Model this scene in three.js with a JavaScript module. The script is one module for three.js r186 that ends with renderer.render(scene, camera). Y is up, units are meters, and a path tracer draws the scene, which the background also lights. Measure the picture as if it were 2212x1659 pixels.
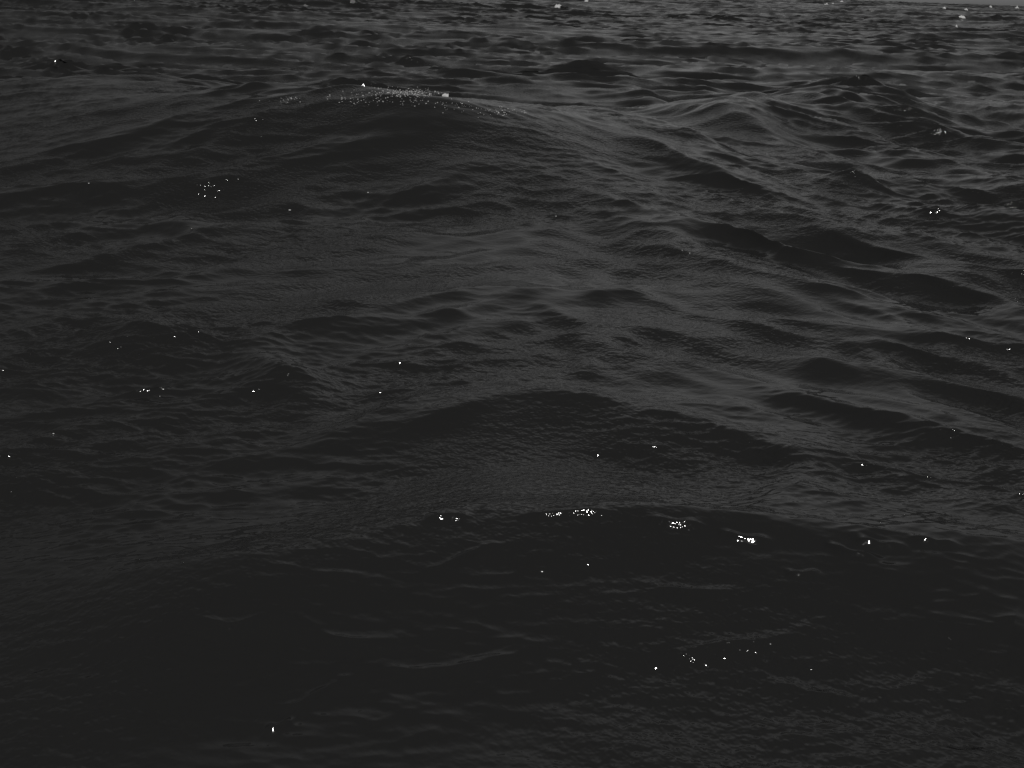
import * as THREE from 'three';
import { mergeGeometries } from 'three/addons/utils/BufferGeometryUtils.js';

// ------------------------------------------------------------------ camera, sky, sun, exposure
const scene = new THREE.Scene();
const EYE = 5.0, FOV = 42, PITCH = 21.67, ROLL = 2.05;
const camera = new THREE.PerspectiveCamera(FOV, 4 / 3, 0.1, 60000);
camera.position.set(0, EYE, 0);
camera.rotation.order = 'YXZ';
camera.rotation.set(-PITCH * Math.PI / 180, 0, ROLL * Math.PI / 180);
camera.updateMatrixWorld(true);
camera.updateProjectionMatrix();

const renderer = new THREE.WebGLRenderer({ antialias: true });
renderer.setSize(1024, 768);
renderer.toneMapping = THREE.LinearToneMapping;
renderer.toneMappingExposure = 0.42;
renderer.shadowMap.enabled = true;

const sstep = (a, b, x) => { const t = Math.min(1, Math.max(0, (x - a) / (b - a))); return t * t * (3 - 2 * t); };
// a clear sky seen in black and white: palest at the horizon, deepening with height
{
  const W = 512, H = 256, d = new Float32Array(W * H * 4);
  for (let j = 0; j < H; j++) {
    const el = ((j + 0.5) / H - 0.5) * Math.PI;               // -90 .. 90 degrees
    const e = Math.max(0, el * 180 / Math.PI);                // degrees above the horizon
    const L0 = 0.36 + 0.15 * (1 - Math.exp(-e / 6)) - 0.43 * sstep(18, 62, e);
    for (let i = 0; i < W; i++) {
      let az = ((i + 0.5) / W - 0.25) * 360 - 11;              // degrees to the right of straight ahead: thin haze is palest there
      az = ((az + 540) % 360) - 180;
      const L = L0 * (0.30 + 0.92 * Math.exp(-az * az / 680) * (1 - sstep(25, 80, e)));
      const k = 4 * (j * W + i);
      d[k] = L; d[k + 1] = L; d[k + 2] = L; d[k + 3] = 1;
    }
  }
  const t = new THREE.DataTexture(d, W, H, THREE.RGBAFormat, THREE.FloatType);
  t.mapping = THREE.EquirectangularReflectionMapping;
  t.magFilter = THREE.LinearFilter; t.minFilter = THREE.LinearFilter;
  t.needsUpdate = true;
  scene.background = t; scene.environment = t;
}
const sun = new THREE.DirectionalLight(new THREE.Color().setRGB(1, 0.99, 0.97), 4.0);
sun.name = 'sun';
sun.position.set(8, 100, 53);
sun.castShadow = true;
sun.shadow.camera.left = sun.shadow.camera.bottom = -60; sun.shadow.camera.right = sun.shadow.camera.top = 60;
sun.shadow.camera.far = 300;
scene.add(sun); scene.add(sun.target);

// ------------------------------------------------------------------ tools
function rng(seed) { let a = seed >>> 0; return () => { a = (a + 0x6D2B79F5) | 0; let t = Math.imul(a ^ (a >>> 15), 1 | a); t = (t + Math.imul(t ^ (t >>> 7), 61 | t)) ^ t; return ((t ^ (t >>> 14)) >>> 0) / 4294967296; }; }
const gauss = (r) => Math.sqrt(-2 * Math.log(r() + 1e-12)) * Math.cos(6.2831853 * r());
const clamp = (x, a, b) => Math.min(b, Math.max(a, x));
const smooth = (a, b, x) => { const t = clamp((x - a) / (b - a), 0, 1); return t * t * (3 - 2 * t); };
function hash2(i, j, s) { let h = Math.imul(i, 374761393) ^ Math.imul(j, 668265263) ^ Math.imul(s, 1274126177); h = Math.imul(h ^ (h >>> 13), 1274126177); return ((h ^ (h >>> 16)) >>> 0) / 4294967296; }
function noise(x, y, s) {
  const i = Math.floor(x), j = Math.floor(y), u = x - i, v = y - j, a = u * u * (3 - 2 * u), b = v * v * (3 - 2 * v);
  return (hash2(i, j, s) * (1 - a) + hash2(i + 1, j, s) * a) * (1 - b) + (hash2(i, j + 1, s) * (1 - a) + hash2(i + 1, j + 1, s) * a) * b;
}
const fbm = (x, y, s) => (noise(x, y, s) * 4 + noise(x * 2.1 + 5, y * 2.1, s + 1) * 2 + noise(x * 4.3, y * 4.3 + 9, s + 2)) / 7;

// inverse FFT of a wave spectrum: a patch of sea N x N samples that repeats every L metres
function fft1(re, im, n, off, stride, cosT, sinT) {
  for (let i = 0, j = 0; i < n; i++) {
    if (i < j) { const p = off + i * stride, q = off + j * stride; let t = re[p]; re[p] = re[q]; re[q] = t; t = im[p]; im[p] = im[q]; im[q] = t; }
    let m = n >> 1; while (m >= 1 && j & m) { j ^= m; m >>= 1; } j |= m;
  }
  for (let len = 2; len <= n; len <<= 1) {
    const half = len >> 1, step = n / len;
    for (let i = 0; i < n; i += len) for (let k = 0; k < half; k++) {
      const c = cosT[k * step], s = sinT[k * step], p = off + (i + k) * stride, q = p + half * stride;
      const xr = re[q] * c - im[q] * s, xi = re[q] * s + im[q] * c;
      re[q] = re[p] - xr; im[q] = im[p] - xi; re[p] += xr; im[p] += xi;
    }
  }
}
function ifft2(re, im, n) {
  const c = new Float64Array(n / 2), s = new Float64Array(n / 2);
  for (let k = 0; k < n / 2; k++) { c[k] = Math.cos(2 * Math.PI * k / n); s[k] = Math.sin(2 * Math.PI * k / n); }
  for (let y = 0; y < n; y++) fft1(re, im, n, y * n, 1, c, s);
  for (let x = 0; x < n; x++) fft1(re, im, n, x, n, c, s);
}
// amplitude law: density(k, angle from travel direction); slope is the rms slope that the patch gets
function patch({ n, L, from, to, dir, spread, power, slope, seed, choppy }) {
  const r = rng(seed), hr = new Float32Array(n * n), hi = new Float32Array(n * n), K = 2 * Math.PI / L;
  const kmin = 2 * Math.PI / to, kmax = 2 * Math.PI / from, dx = Math.cos(dir), dz = Math.sin(dir);
  let var2 = 0;
  for (let j = 0; j < n; j++) for (let i = 0; i < n; i++) {
    const kx = (i < n / 2 ? i : i - n) * K, kz = (j < n / 2 ? j : j - n) * K, k = Math.hypot(kx, kz);
    const g1 = gauss(r), g2 = gauss(r);
    if (k < kmin * 0.7 || k > kmax * 1.6) continue;
    const c = (kx * dx + kz * dz) / k;
    const band = smooth(kmin * 0.7, kmin * 1.3, k) * (1 - smooth(kmax * 0.8, kmax * 1.6, k));
    const a = band * Math.pow(k, -power) * Math.pow(0.5 + 0.5 * c, spread) * (c > 0 ? 1 : 0.5);
    hr[j * n + i] = a * g1; hi[j * n + i] = a * g2;
    var2 += k * k * a * a;                                     // E[h'^2], real part
  }
  const f = slope / Math.sqrt(var2);
  for (let q = 0; q < n * n; q++) { hr[q] *= f; hi[q] *= f; }
  const out = { n, L, h: hr };
  if (choppy) {                                               // sideways motion of the water sharpens the crests
    const xr = new Float32Array(n * n), xi = new Float32Array(n * n);   // Dx + i Dz cannot share one transform with h; take two
    const zr = new Float32Array(n * n), zi = new Float32Array(n * n);
    for (let j = 0; j < n; j++) for (let i = 0; i < n; i++) {
      const kx = (i < n / 2 ? i : i - n), kz = (j < n / 2 ? j : j - n), k = Math.hypot(kx, kz) || 1, q = j * n + i;
      xr[q] = hi[q] * kx / k * -choppy; xi[q] = hr[q] * kx / k * choppy;
      zr[q] = hi[q] * kz / k * -choppy; zi[q] = hr[q] * kz / k * choppy;
    }
    ifft2(xr, xi, n); ifft2(zr, zi, n); out.x = xr; out.z = zr;
  }
  ifft2(hr, hi, n);
  return out;
}
function tap(p, a, x, z) {
  const n = p.n, m = n - 1, u = x / p.L * n, v = z / p.L * n, i = Math.floor(u), j = Math.floor(v), fu = u - i, fv = v - j;
  const cub = (w0, w1, w2, w3, t) => w1 + 0.5 * t * (w2 - w0 + t * (2 * w0 - 5 * w1 + 4 * w2 - w3 + t * (3 * (w1 - w2) + w3 - w0)));
  const row = (jj) => { const o = (jj & m) * n; return cub(a[o + ((i - 1) & m)], a[o + (i & m)], a[o + ((i + 1) & m)], a[o + ((i + 2) & m)], fu); };
  return cub(row(j - 1), row(j), row(j + 1), row(j + 2), fv);
}

// ------------------------------------------------------------------ the crests of this sea
// A crest is a curve over the water, found by looking along directions of sight (on a sheet 2212 wide, 1659 high) until they meet the sea built so far.
const tanF = Math.tan(FOV * Math.PI / 360);
const crests = [];
let faceOf = 0;                                                  // how far the last place asked for lies on a smooth steep face
function crestHeight(x, z) {
  let h = 0; faceOf = 0;
  for (const c of crests) {
    if (x <= c.x[0] || x >= c.x[c.x.length - 1]) continue;
    const f = (x - c.x[0]) / (c.x[c.x.length - 1] - c.x[0]) * 96, k = Math.min(95, Math.floor(f)), t = f - k;
    const s = z - (c.Z[k] + t * (c.Z[k + 1] - c.Z[k])), F = c.W[k] + t * (c.W[k + 1] - c.W[k]);
    const B = F * c.back;
    if (s > F || s < -B) continue;
    const X = f / 96, taper = smooth(0, c.soft, X) * smooth(0, c.soft, 1 - X);
    const A = c.H[k] + t * (c.H[k + 1] - c.H[k]), w = s > 0 ? s / F : -s / B;
    h += A * taper * shape(w, c.round, c.pw);
    if (c.sleek && s > 0) faceOf = Math.max(faceOf, c.sleek * smooth(0, 0.5, taper) * smooth(0, 0.06, w) * (1 - smooth(0.6, 1, w)));
  }
  return h;
}
// round < 1: a sharp crest with hollow sides; round 1: a smooth swell
function shape(w, q, pw) {
  if (q === 1) return 0.5 + 0.5 * Math.cos(Math.PI * w);
  const we = (Math.sqrt(w * w + q * q) - q) / (Math.sqrt(1 + q * q) - q);
  return Math.pow(1 - we, pw);
}
const ray = new THREE.Vector3();
function look(u, v, lift = 0) {
  ray.set((u - 1106) / 829.5 * tanF, -(v - 829.5) / 829.5 * tanF, -1).applyQuaternion(camera.quaternion).normalize();
  let t = 0.5, step;
  for (let i = 0; i < 4000; i++) {
    const y = EYE + ray.y * t - crestHeight(ray.x * t, ray.z * t) - lift;
    if (y < 0.004) break;
    step = Math.max(0.01, y * 0.5); t += step;
    if (t > 6000) break;
  }
  return [ray.x * t, ray.z * t, t];
}
// slope of the face towards us just under the crest, height of that face in the sheet, length of the back against the face, then the points of the crest
function crest(slope, dv, back, pts, { soft = 0.5, round = 0.08, pw = 1.6, most = 0.38, sleek = 0 } = {}) {
  const c = { slope, back, soft, round, pw, sleek, x: [], z: [], F: [], A: [] }, n = pts.length / 2, g = round === 1 ? 2 / Math.PI : 1 / pw;
  const flat = []; for (let i = 0; i < n; i++) flat.push(look(pts[2 * i], pts[2 * i + 1])[0]);
  for (let i = 0; i < n; i++) {
    const u = pts[2 * i], v = pts[2 * i + 1], q = look(u, v + dv), X = (flat[i] - flat[0]) / (flat[n - 1] - flat[0]);
    const taper = smooth(0, soft, X) * smooth(0, soft, 1 - X);
    let lo = 0, hi = most, p;
    for (let k = 0; k < 14; k++) {                             // the height at which a face of this slope fills that part of the view
      const A = (lo + hi) / 2; p = look(u, v, A * taper);
      if (slope * g * Math.max(0, q[1] - p[1]) > A) lo = A; else hi = A;
    }
    p = look(u, v, lo * taper);
    c.x.push(p[0]); c.z.push(p[1]); c.A.push(lo); c.F.push(Math.max(0.05, q[1] - p[1]));
  }
  let bad = 0;
  for (let i = 1; i < n; i++) if (c.x[i] < c.x[i - 1] + 0.02) { bad++; c.x[i] = c.x[i - 1] + 0.02; }
  const even = (a) => {                                        // 97 samples evenly spread along x, rounded over a few of them
    let o = new Float64Array(97);
    for (let i = 0, k = 0; i <= 96; i++) { const x = c.x[0] + (c.x[n - 1] - c.x[0]) * i / 96; while (k < n - 2 && x > c.x[k + 1]) k++; o[i] = a[k] + (a[k + 1] - a[k]) * clamp((x - c.x[k]) / (c.x[k + 1] - c.x[k]), 0, 1); }
    for (let r = 0; r < 4; r++) { const p = o.slice(); for (let i = 0; i <= 96; i++) { let m = 0, q = 0; for (let d = -4; d <= 4; d++) { const j = i + d; if (j >= 0 && j <= 96) { m += p[j]; q++; } } o[i] = m / q; } }
    return o;
  };
  c.Z = even(c.z); c.W = even(c.F); c.H = even(c.A);
  console.log('crest', crests.length, 'A', Math.max(...c.A).toFixed(2), 'F', Math.max(...c.F).toFixed(2), 'z', c.z[n >> 1].toFixed(1), bad ? 'FOLDED ' + bad : '');
  crests.push(c);
}
// the swells
crest(0.20, 200, 1.0, [-900, 180, -300, 184, 0, 186, 300, 194, 500, 205, 700, 214, 900, 226], { soft: 0.35, round: 1, most: 1.2 });
crest(0.74, 265, 1.6, [-400, 266, 100, 252, 360, 240, 560, 224, 740, 208, 880, 203, 1000, 211, 1120, 231, 1260, 257, 1420, 290, 1580, 325, 1760, 365, 2050, 425], { soft: 0.5, round: 0.15, pw: 1.2, most: 2.1, sleek: 0.3 });
crest(0.24, 110, 1.2, [1300, 190, 1500, 198, 1700, 200, 1850, 212, 2000, 235, 2212, 290, 2600, 400], { soft: 0.3, round: 1, most: 1.2 });
crest(0.32, 440, 0.8, [-100, 1262, 350, 1225, 650, 1178, 830, 1122, 980, 1068, 1106, 1072, 1230, 1072, 1386, 1094, 1520, 1106, 1706, 1129, 1856, 1129, 1956, 1122, 2080, 1124, 2212, 1152, 2700, 1222], { soft: 0.22, round: 0.06, pw: 1.6, most: 1.2, sleek: 0.25 });
crest(0.30, 130, 1.0, [560, 1000, 720, 945, 850, 868, 1000, 832, 1090, 825, 1200, 842, 1350, 882, 1500, 930, 1640, 990], { soft: 0.35, round: 0.1, most: 0.6 });
// crests on the big wave and to its right
crest(0.40, 40, 1.0, [600, 226, 740, 212, 820, 204, 900, 204, 980, 214, 1080, 234], { soft: 0.5 });
crest(0.32, 50, 1.3, [1280, 262, 1400, 300, 1480, 335, 1570, 372, 1680, 405, 1760, 420]);
crest(0.32, 45, 1.3, [1700, 405, 1800, 390, 1870, 383, 1960, 396, 2080, 420]);
crest(0.28, 45, 1.3, [1960, 400, 2080, 398, 2212, 410, 2350, 430]);
crest(0.28, 30, 1.5, [-80, 130, 60, 122, 150, 128, 260, 150]);
// the middle water
crest(0.31, 34, 2, [560, 444, 640, 440, 680, 450, 740, 462]);
crest(0.27, 40, 2, [280, 505, 375, 485, 430, 496, 500, 520]);
crest(0.29, 28, 2, [630, 674, 720, 655, 800, 660, 910, 680]);
crest(0.31, 26, 2, [860, 692, 940, 670, 1000, 674, 1070, 692]);
crest(0.36, 95, 1.2, [90, 760, 200, 722, 300, 708, 360, 710, 430, 735, 500, 770]);
crest(0.36, 110, 1.2, [400, 815, 470, 772, 540, 764, 610, 785, 700, 835, 780, 870]);
crest(0.31, 45, 2, [1300, 524, 1400, 526, 1500, 536, 1580, 566]);
crest(0.31, 32, 2, [1220, 586, 1330, 594, 1440, 622]);
crest(0.31, 40, 2, [1400, 496, 1540, 488, 1640, 515, 1740, 548, 1840, 570]);
crest(0.29, 40, 2, [1910, 465, 2050, 462, 2212, 480, 2400, 510]);
crest(0.29, 26, 2, [1420, 738, 1500, 724, 1600, 718, 1740, 728]);
crest(0.31, 45, 2, [1220, 800, 1300, 752, 1340, 760, 1420, 790]);
crest(0.20, 45, 2, [1660, 806, 1750, 780, 1790, 776, 1880, 810]);
crest(0.27, 30, 2, [1880, 788, 1940, 775, 2010, 795]);
crest(0.27, 60, 1.5, [780, 992, 860, 936, 960, 898, 1060, 870, 1120, 862]);
crest(0.24, 40, 2, [-60, 1100, 90, 1094, 215, 1090, 300, 1073, 475, 1066, 550, 1042, 640, 1018, 720, 985]);
// under the second crest
crest(0.30, 55, 1.5, [1340, 868, 1480, 905, 1606, 950, 1756, 1003, 1900, 1050]);
crest(0.30, 55, 1.5, [1600, 828, 1740, 850, 1856, 878, 1990, 915, 2120, 950]);
crest(0.25, 70, 1.2, [1530, 1100, 1660, 1062, 1760, 1044, 1860, 1064, 1980, 1110]);
// short steep lips under the near crest, where the sun catches
crest(0.80, 26, 1.0, [900, 1112, 940, 1102, 980, 1098, 1030, 1106], { soft: 0.4, round: 0.1 });
crest(0.80, 22, 1.0, [1090, 1104, 1180, 1100, 1260, 1098, 1350, 1108], { soft: 0.4, round: 0.1 });
crest(0.86, 22, 1.0, [1380, 1120, 1460, 1127, 1540, 1137], { soft: 0.4, round: 0.1 });
crest(0.92, 22, 1.0, [1540, 1148, 1610, 1156, 1690, 1168], { soft: 0.4, round: 0.1 });
crest(1.0, 24, 1.0, [1770, 1170, 1840, 1186, 1910, 1204], { soft: 0.4, round: 0.1 });
crest(1.0, 24, 1.0, [1830, 1158, 1900, 1166, 1970, 1178], { soft: 0.4, round: 0.1 });
crest(1.0, 24, 1.0, [1950, 1150, 2020, 1158, 2090, 1170], { soft: 0.4, round: 0.1 });
crest(0.98, 20, 1.0, [1690, 1240, 1730, 1237, 1780, 1240], { soft: 0.4, round: 0.1 });
crest(0.98, 24, 1.0, [560, 1575, 600, 1560, 650, 1545], { soft: 0.4, round: 0.1 });
// the near face
crest(0.36, 40, 0.7, [360, 1330, 430, 1345, 500, 1362, 590, 1332, 640, 1320]);
crest(0.36, 45, 0.7, [560, 1330, 640, 1350, 740, 1388, 850, 1385, 960, 1374]);
crest(0.36, 45, 0.7, [720, 1440, 840, 1455, 960, 1450, 1080, 1425, 1240, 1378]);
crest(0.36, 40, 0.7, [1330, 1240, 1450, 1272, 1556, 1284, 1650, 1262]);
crest(0.36, 45, 0.7, [1330, 1415, 1480, 1408, 1560, 1388, 1680, 1382, 1830, 1345]);
crest(0.36, 40, 0.7, [1560, 1455, 1700, 1470, 1860, 1505, 2000, 1530]);
crest(0.36, 40, 0.7, [560, 1530, 640, 1520, 720, 1480, 790, 1455]);
crest(0.36, 40, 0.7, [860, 1250, 960, 1215, 1060, 1170, 1140, 1165]);

// ------------------------------------------------------------------ water
const swell = patch({ n: 512, L: 307, from: 8, to: 40, dir: 1.5, spread: 30, power: 2.3, slope: 0.11, seed: 5, choppy: 0.7 });
const long = patch({ n: 512, L: 113, from: 1.2, to: 7, dir: 1.44, spread: 45, power: 1.7, slope: 0.19, seed: 11, choppy: 0.6 });
const midR = patch({ n: 512, L: 31, from: 0.6, to: 4, dir: 2.2, spread: 13, power: 1.8, slope: 0.22, seed: 23, choppy: 1.1 });
const midL = patch({ n: 512, L: 29, from: 0.6, to: 4, dir: 0.92, spread: 13, power: 1.8, slope: 0.22, seed: 29, choppy: 1.1 });
const midF = patch({ n: 512, L: 37, from: 0.7, to: 3.5, dir: 1.68, spread: 45, power: 1.7, slope: 0.24, seed: 31, choppy: 0.6 });
const cross = patch({ n: 512, L: 43, from: 1.4, to: 7, dir: 2.65, spread: 12, power: 2.0, slope: 0.15, seed: 43, choppy: 0.7 });
const fine = patch({ n: 512, L: 9.7, from: 0.1, to: 0.9, dir: 1.5, spread: 9, power: 1.6, slope: 0.20, seed: 37, choppy: 0.9 });

function seaPoint(x, z, out) {
  const r = Math.hypot(x, z);
  const far = smooth(34, 58, r), near = smooth(8, 13, r), away = smooth(120, 330, r), out2 = 1 - smooth(4000, 9000, r);
  let h = (r < 140 ? crestHeight(x, z) : (faceOf = 0)) - r * r / 12742000, dx = 0, dz = 0;
  const calm = 1 - faceOf;                                      // the sea is round
  const put = (p, a) => { h += a * tap(p, p.h, x, z); dx += a * tap(p, p.x, x, z); dz += a * tap(p, p.z, x, z); };
  if (far > 0) put(swell, far * (1 + 0.5 * away + 1.3 * smooth(400, 1200, r)) * out2);
  put(long, calm * (0.32 + 0.6 * far + 1.15 * away) * out2);
  if (r < 900) {
    const a = (0.4 + 1.15 * smooth(0.25, 0.75, fbm(x * 0.13, z * 0.13, 5))) * (1 - smooth(300, 900, r)) * (0.75 + 0.75 * far) * (0.6 + 0.4 * near) * calm, f = smooth(26, 42, r);
    const w = smooth(-0.2, 0.2, x / (r + 1) + 0.25 * (fbm(x * 0.07, z * 0.07, 25) - 0.5)), m = 1 - 0.75 * f;
    if (w > 0) put(midR, a * Math.sqrt(w * m));
    if (w < 1) put(midL, a * Math.sqrt((1 - w) * m));
    if (m < 1) put(midF, a * Math.sqrt(1 - m));
  }
  if (r < 160) {
    const a = smooth(-0.05, 0.25, x / (r + 1)) * smooth(11, 20, r) * (1 - smooth(40, 75, r));
    if (a > 0) put(cross, a * calm);
  }
  if (r < 150) put(fine, calm * (0.65 + 0.35 * near) * (0.2 + 1.5 * smooth(0.28, 0.72, fbm(x * 0.3 + 7, z * 0.3, 15))) * (1 - smooth(50, 150, r)));
  out[0] = x + dx; out[1] = h; out[2] = z + dz;
}
function sheet(fineCols, coarse, from, to, step) {               // a round sheet of sea between two distances, finest where the land of interest lies
  const cols = [], rings = [from], half = 31 * Math.PI / 180;
  for (let i = 0; i <= fineCols; i++) cols.push(-half + 2 * half * i / fineCols);
  for (let i = 1; i < coarse; i++) cols.push(half + (2 * Math.PI - 2 * half) * i / coarse);
  let r = from; while (r < to) { r = Math.min(to, r + step(r)); rings.push(r); }
  const nc = cols.length, nr = rings.length, pos = new Float32Array(nc * nr * 3), uv = new Float32Array(nc * nr * 2), idx = new Uint32Array((nr - 1) * nc * 6);
  const p = [0, 0, 0];
  for (let j = 0; j < nr; j++) for (let i = 0; i < nc; i++) {
    const x = Math.sin(cols[i]) * rings[j], z = -Math.cos(cols[i]) * rings[j], q = j * nc + i;
    seaPoint(x, z, p);
    pos[3 * q] = p[0]; pos[3 * q + 1] = p[1]; pos[3 * q + 2] = p[2];
    uv[2 * q] = x / 14; uv[2 * q + 1] = -z / 14;
  }
  let o = 0;
  for (let j = 0; j < nr - 1; j++) for (let i = 0; i < nc; i++) {
    const a = j * nc + i, b = j * nc + (i + 1) % nc, c = a + nc, d = b + nc;
    idx[o++] = a; idx[o++] = b; idx[o++] = d; idx[o++] = a; idx[o++] = d; idx[o++] = c;
  }
  const g = new THREE.BufferGeometry();
  g.setAttribute('position', new THREE.BufferAttribute(pos, 3));
  g.setAttribute('uv', new THREE.BufferAttribute(uv, 2));
  g.setIndex(new THREE.BufferAttribute(idx, 1));
  g.computeVertexNormals();
  console.log('sea', nc, nr, (nc * nr / 1e6).toFixed(2), 'M vertices');
  return g;
}
{
  const g = mergeGeometries([
    sheet(860, 40, 0.4, 252, (r) => r < 4.6 ? 0.25 : Math.min(0.6, (r < 25 ? 1 : 0.55) * 0.00088 * (r * r + EYE * EYE) / EYE)),
    sheet(420, 40, 249, 24000, (r) => r < 2800 ? 1.3 * Math.pow(r / 250, 0.65) : r * 0.03)]);

  // wind ripples, 2 to 40 cm long, as a normal map 14 m wide
  const n = 2048, L = 14, rip = patch({ n, L, from: 0.035, to: 0.22, dir: 1.5, spread: 1.6, power: 1.6, slope: 0.105, seed: 71 });
  const nm = new Float32Array(n * n * 4);
  for (let j = 0; j < n; j++) for (let i = 0; i < n; i++) {
    const H = rip.h, k = 4 * (j * n + i), m = n - 1;
    const U = 2 * Math.PI * i / n, V = 2 * Math.PI * j / n;
    const patchy = 0.3 + 1.4 * smooth(0.2, 0.8, 0.5 + 0.25 * Math.sin(2 * U + 1.7 * Math.sin(V)) + 0.25 * Math.sin(3 * V + 2.1 * Math.sin(U + 1) + U));
    const sx = patchy * (H[j * n + ((i + 1) & m)] - H[j * n + ((i - 1) & m)]) / (2 * L / n);
    const sz = patchy * (H[((j + 1) & m) * n + i] - H[((j - 1) & m) * n + i]) / (2 * L / n);
    // row j of the patch runs along +z, v runs along -z
    const l = Math.hypot(sx, sz, 1), kk = 4 * (((n - j) & m) * n + i);
    nm[kk] = 0.5 - 0.5 * sx / l; nm[kk + 1] = 0.5 + 0.5 * sz / l; nm[kk + 2] = 0.5 + 0.5 / l; nm[kk + 3] = 1;
  }
  const t = new THREE.DataTexture(nm, n, n, THREE.RGBAFormat, THREE.FloatType);
  t.wrapS = t.wrapT = THREE.RepeatWrapping; t.magFilter = THREE.LinearFilter; t.minFilter = THREE.LinearFilter; t.needsUpdate = true;
  const water = new THREE.MeshPhysicalMaterial({ color: new THREE.Color().setRGB(0.0235, 0.0235, 0.0235), roughness: 0.07, metalness: 0, ior: 1.333, normalMap: t, normalScale: new THREE.Vector2(1, 1) });
  water.name = 'sea_water';
  const sea = new THREE.Mesh(g, water);
  sea.name = 'sea'; sea.receiveShadow = true; sea.castShadow = true;
  sea.userData = { kind: 'structure', label: 'dark open sea with steep swells and wind ripples reaching to the horizon', category: 'sea' };
  scene.add(sea);
}


// ------------------------------------------------------------------ foam
function seaHeight(x, z) {                                       // height of the moved surface over a place
  const p = [0, 0, 0]; let a = x, b = z;
  for (let i = 0; i < 3; i++) { seaPoint(a, b, p); a += x - p[0]; b += z - p[2]; }
  return p[1];
}
function meet(u, v) {                                            // where a direction of sight meets the sea
  ray.set((u - 1106) / 829.5 * tanF, -(v - 829.5) / 829.5 * tanF, -1).applyQuaternion(camera.quaternion).normalize();
  let t = 3, dt;
  for (let i = 0; i < 6000 && t < 9000; i++) {
    const y = EYE + ray.y * t - seaHeight(ray.x * t, ray.z * t);
    if (y < 0) break;
    dt = Math.max(0.02, y * 0.4); t += dt;
  }
  return new THREE.Vector3(ray.x * t, EYE + ray.y * t, ray.z * t);
}
const foamMat = new THREE.MeshStandardMaterial({ color: new THREE.Color().setRGB(0.8, 0.8, 0.8), roughness: 1 });
foamMat.name = 'sea_foam';
const greyFoam = new THREE.MeshStandardMaterial({ color: new THREE.Color().setRGB(0.22, 0.22, 0.22), roughness: 0.9 });
greyFoam.name = 'thin_foam';
// a mound of broken water lying on the sea: ragged outline, two or three humps, edges under the surface
function foamGeometry(at, wide, deep, high, seed, tilt = 0) {
  const nx = 40, nz = 14, pos = [], idx = [], r = rng(seed), humps = [];
  for (let i = 0; i < 3; i++) humps.push([(r() - 0.5) * 1.2, 0.25 + 0.3 * r(), 0.5 + 0.5 * r()]);
  for (let j = 0; j <= nz; j++) for (let i = 0; i <= nx; i++) {
    const a = i / nx * 2 - 1, b = j / nz * 2 - 1, x = at.x + a * wide / 2, z = at.z + b * deep / 2 + tilt * a * wide / 2;
    const edge = 1 - Math.pow(Math.abs(a), 1.7) - b * b + 0.9 * (fbm(a * 4 + seed, b * 3, 50 + seed) - 0.5);
    let h = 0; for (const q of humps) h = Math.max(h, q[2] * Math.exp(-Math.pow((a - q[0]) / q[1], 2)));
    const t = high * (0.25 + h) * clamp(edge, -0.6, 0.8) * (0.3 + 1.4 * noise(a * 11 + seed, b * 5, 61));
    pos.push(x - at.x, seaHeight(x, z) - at.y + t - 0.04 * high, z - at.z);
  }
  for (let j = 0; j < nz; j++) for (let i = 0; i < nx; i++) { const a = j * (nx + 1) + i, c = a + nx + 1; idx.push(a, c, a + 1, a + 1, c, c + 1); }
  const g = new THREE.BufferGeometry();
  g.setAttribute('position', new THREE.Float32BufferAttribute(pos, 3)); g.setIndex(idx); g.computeVertexNormals();
  return g;
}
const names = {};
function put(name, geometry, material, at, data) {
  const n = names[name] = (names[name] ?? -1) + 1, m = new THREE.Mesh(geometry, material);
  m.name = n ? name + '_' + String(n).padStart(3, '0') : name;
  m.position.copy(at); m.castShadow = m.receiveShadow = true; m.userData = data; scene.add(m);
  return m;
}
function whitecap(u, v, w, h, label, { tilt = 0, mat = foamMat, name = 'whitecap', category = 'whitecap', group = 'whitecaps on the far water' } = {}) {
  const at = meet(u, v), d = at.length() / 2161, seed = Math.round(u + v);
  const g = foamGeometry(at, w * d * 0.85, Math.max(w * d * 0.5, h * d), h * d * 0.7, seed, tilt);
  const data = { label, category }; if (group) data.group = group;
  put(name, g, mat, at, data);
}
whitecap(1205, 14, 20, 6, 'largest bright white whitecap near the middle of the top edge, two humps');
whitecap(1267, 1, 9, 3, 'small whitecap cut by the top edge, just right of the largest whitecap');
whitecap(1785, 9, 9, 3.5, 'bright whitecap just under the left tip of the visible horizon sliver');
whitecap(1799, 8, 5, 2.5, 'tiny faint whitecap touching the right side of the one under the sky tip');
whitecap(1818, 3, 8, 2.5, 'thin grey whitecap right on the horizon line where the sky sliver begins');
whitecap(1882, 22, 12, 3, 'low thin whitecap streak below the sky sliver, alone on dark water', { mat: greyFoam, tilt: -0.3 });
whitecap(2040, 18, 8, 3, 'pale small whitecap left of the brighter cap under the right of the horizon');
whitecap(2087, 21, 7, 3.5, 'bright compact whitecap directly above the scattered white flecks at upper right');
whitecap(2078, 36, 14, 2, 'ragged row of white flecks between the compact whitecap and the long foam crest');
whitecap(2066, 56, 22, 3, 'long slanting broken foam crest, lowest of the whitecaps at upper right', { tilt: -3 });
whitecap(2140, 14, 6, 2.5, 'faint small whitecap close under the horizon toward the right corner');
whitecap(2197, 17, 9, 4, 'bright whitecap at the extreme right corner just under the horizon');
whitecap(762, 6, 12, 3, 'dull grey whitecap near the top edge left of the picture middle', { mat: greyFoam });
whitecap(660, 13, 12, 3, 'dull grey whitecap streak, leftmost of all the caps near the top edge', { mat: greyFoam });
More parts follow.
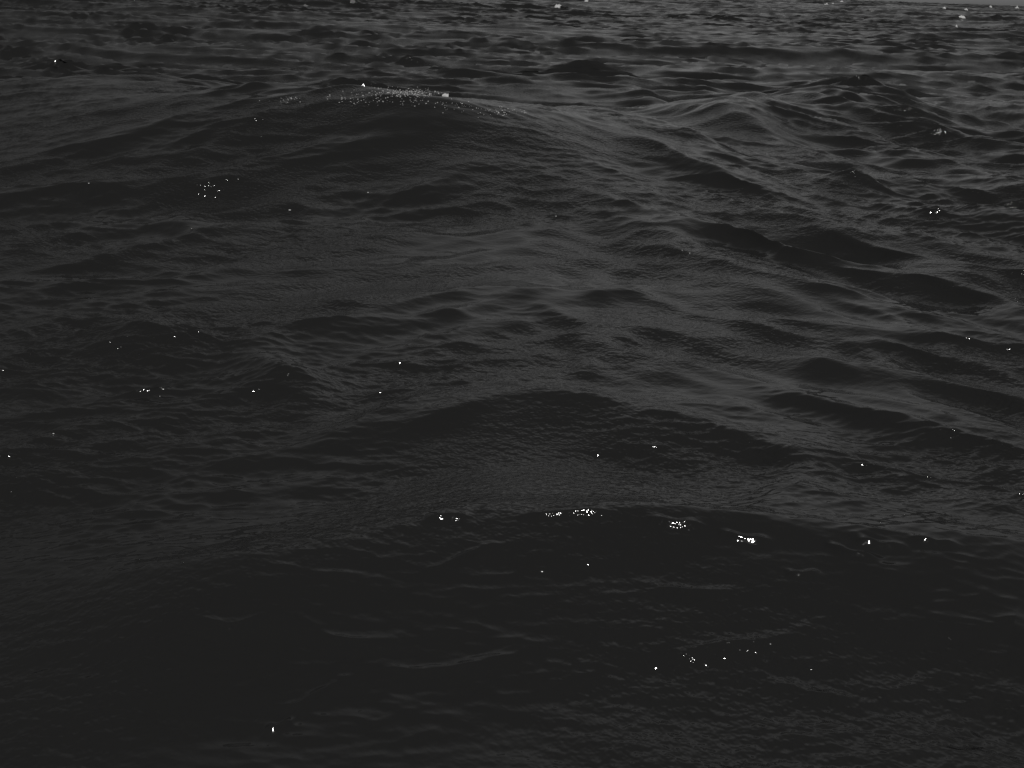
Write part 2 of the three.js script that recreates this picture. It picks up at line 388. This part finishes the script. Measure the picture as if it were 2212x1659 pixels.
// the spilling lip of the big wave and the spray round it
whitecap(962, 206, 16, 3.5, 'white spilling foam lip at the right end of the sparkling big wave crest', { name: 'foam_lip', category: 'foam', group: null });
{
  const r = rng(99), list = [], base = new THREE.IcosahedronGeometry(1, 1), areas = [[820, 190, 60, 12, 80], [895, 190, 55, 8, 240], [980, 214, 50, 10, 40], [1070, 230, 60, 8, 70], [620, 206, 34, 6, 26], [740, 204, 40, 8, 30], [860, 208, 80, 8, 60]];
  const at0 = meet(890, 206);
  for (const [u, v, du, dv, n] of areas) for (let i = 0; i < n; i++) {
    const p = meet(u + gauss(r) * du * 0.6, v + 11 + gauss(r) * dv * 0.6), k = p.length() / 2161 * (0.5 + 1.1 * r() * r());
    const g = base.clone(); g.scale(k * 1.3, k * 0.7, k); g.translate(p.x - at0.x, p.y - at0.y + k * 0.2, p.z - at0.z); list.push(g);
  }
  put('foam_specks', mergeGeometries(list), foamMat, at0, { kind: 'stuff', label: 'scatter of white foam specks and droplets on the crest face of the big wave', category: 'foam specks' });
}
for (const [u, v, k, label] of [
  [1474, 541, 1.5, 'left one of two white flecks side by side on a dark hollow'],
  [1490, 547, 1.5, 'right one of two white flecks side by side on a dark hollow'],
  [1201, 467, 1.5, 'single white fleck at the foot of the big wave face near the picture middle'],
  [795, 416, 1.6, 'single white fleck on the left part of the big wave face, above the cusp'],
  [713, 660, 1.3, 'small white fleck on a dark lens of water left of the centre'],
  [192, 396, 1.4, 'white fleck near the left edge on the slope below the far crest'],
  [414, 494, 1.2, 'tiny white fleck on a dark wavelet top in the left middle water'],
  [626, 454, 2.0, 'elongated white fleck beside the small cusp left of the centre'],
  [318, 1091, 1.6, 'dim fleck on the pale patch of water at lower left'],
  [115, 937, 2.0, 'dim round fleck near the left edge on the lower half']]) {
  const p = meet(u, v), d = p.length() / 2161 * k;
  const g = new THREE.IcosahedronGeometry(1, 2), a = g.attributes.position;
  for (let i = 0; i < a.count; i++) { const s = 0.75 + 0.5 * noise(a.getX(i) * 2 + u, a.getY(i) * 2 + a.getZ(i) * 1.7, 7); a.setXYZ(i, a.getX(i) * s * d * 1.2, a.getY(i) * s * d * 0.6, a.getZ(i) * s * d); }
  g.computeVertexNormals();
  put('foam_fleck', g, foamMat, p, { label, category: 'foam fleck', group: 'single foam flecks on the water' });
}

renderer.render(scene, camera);
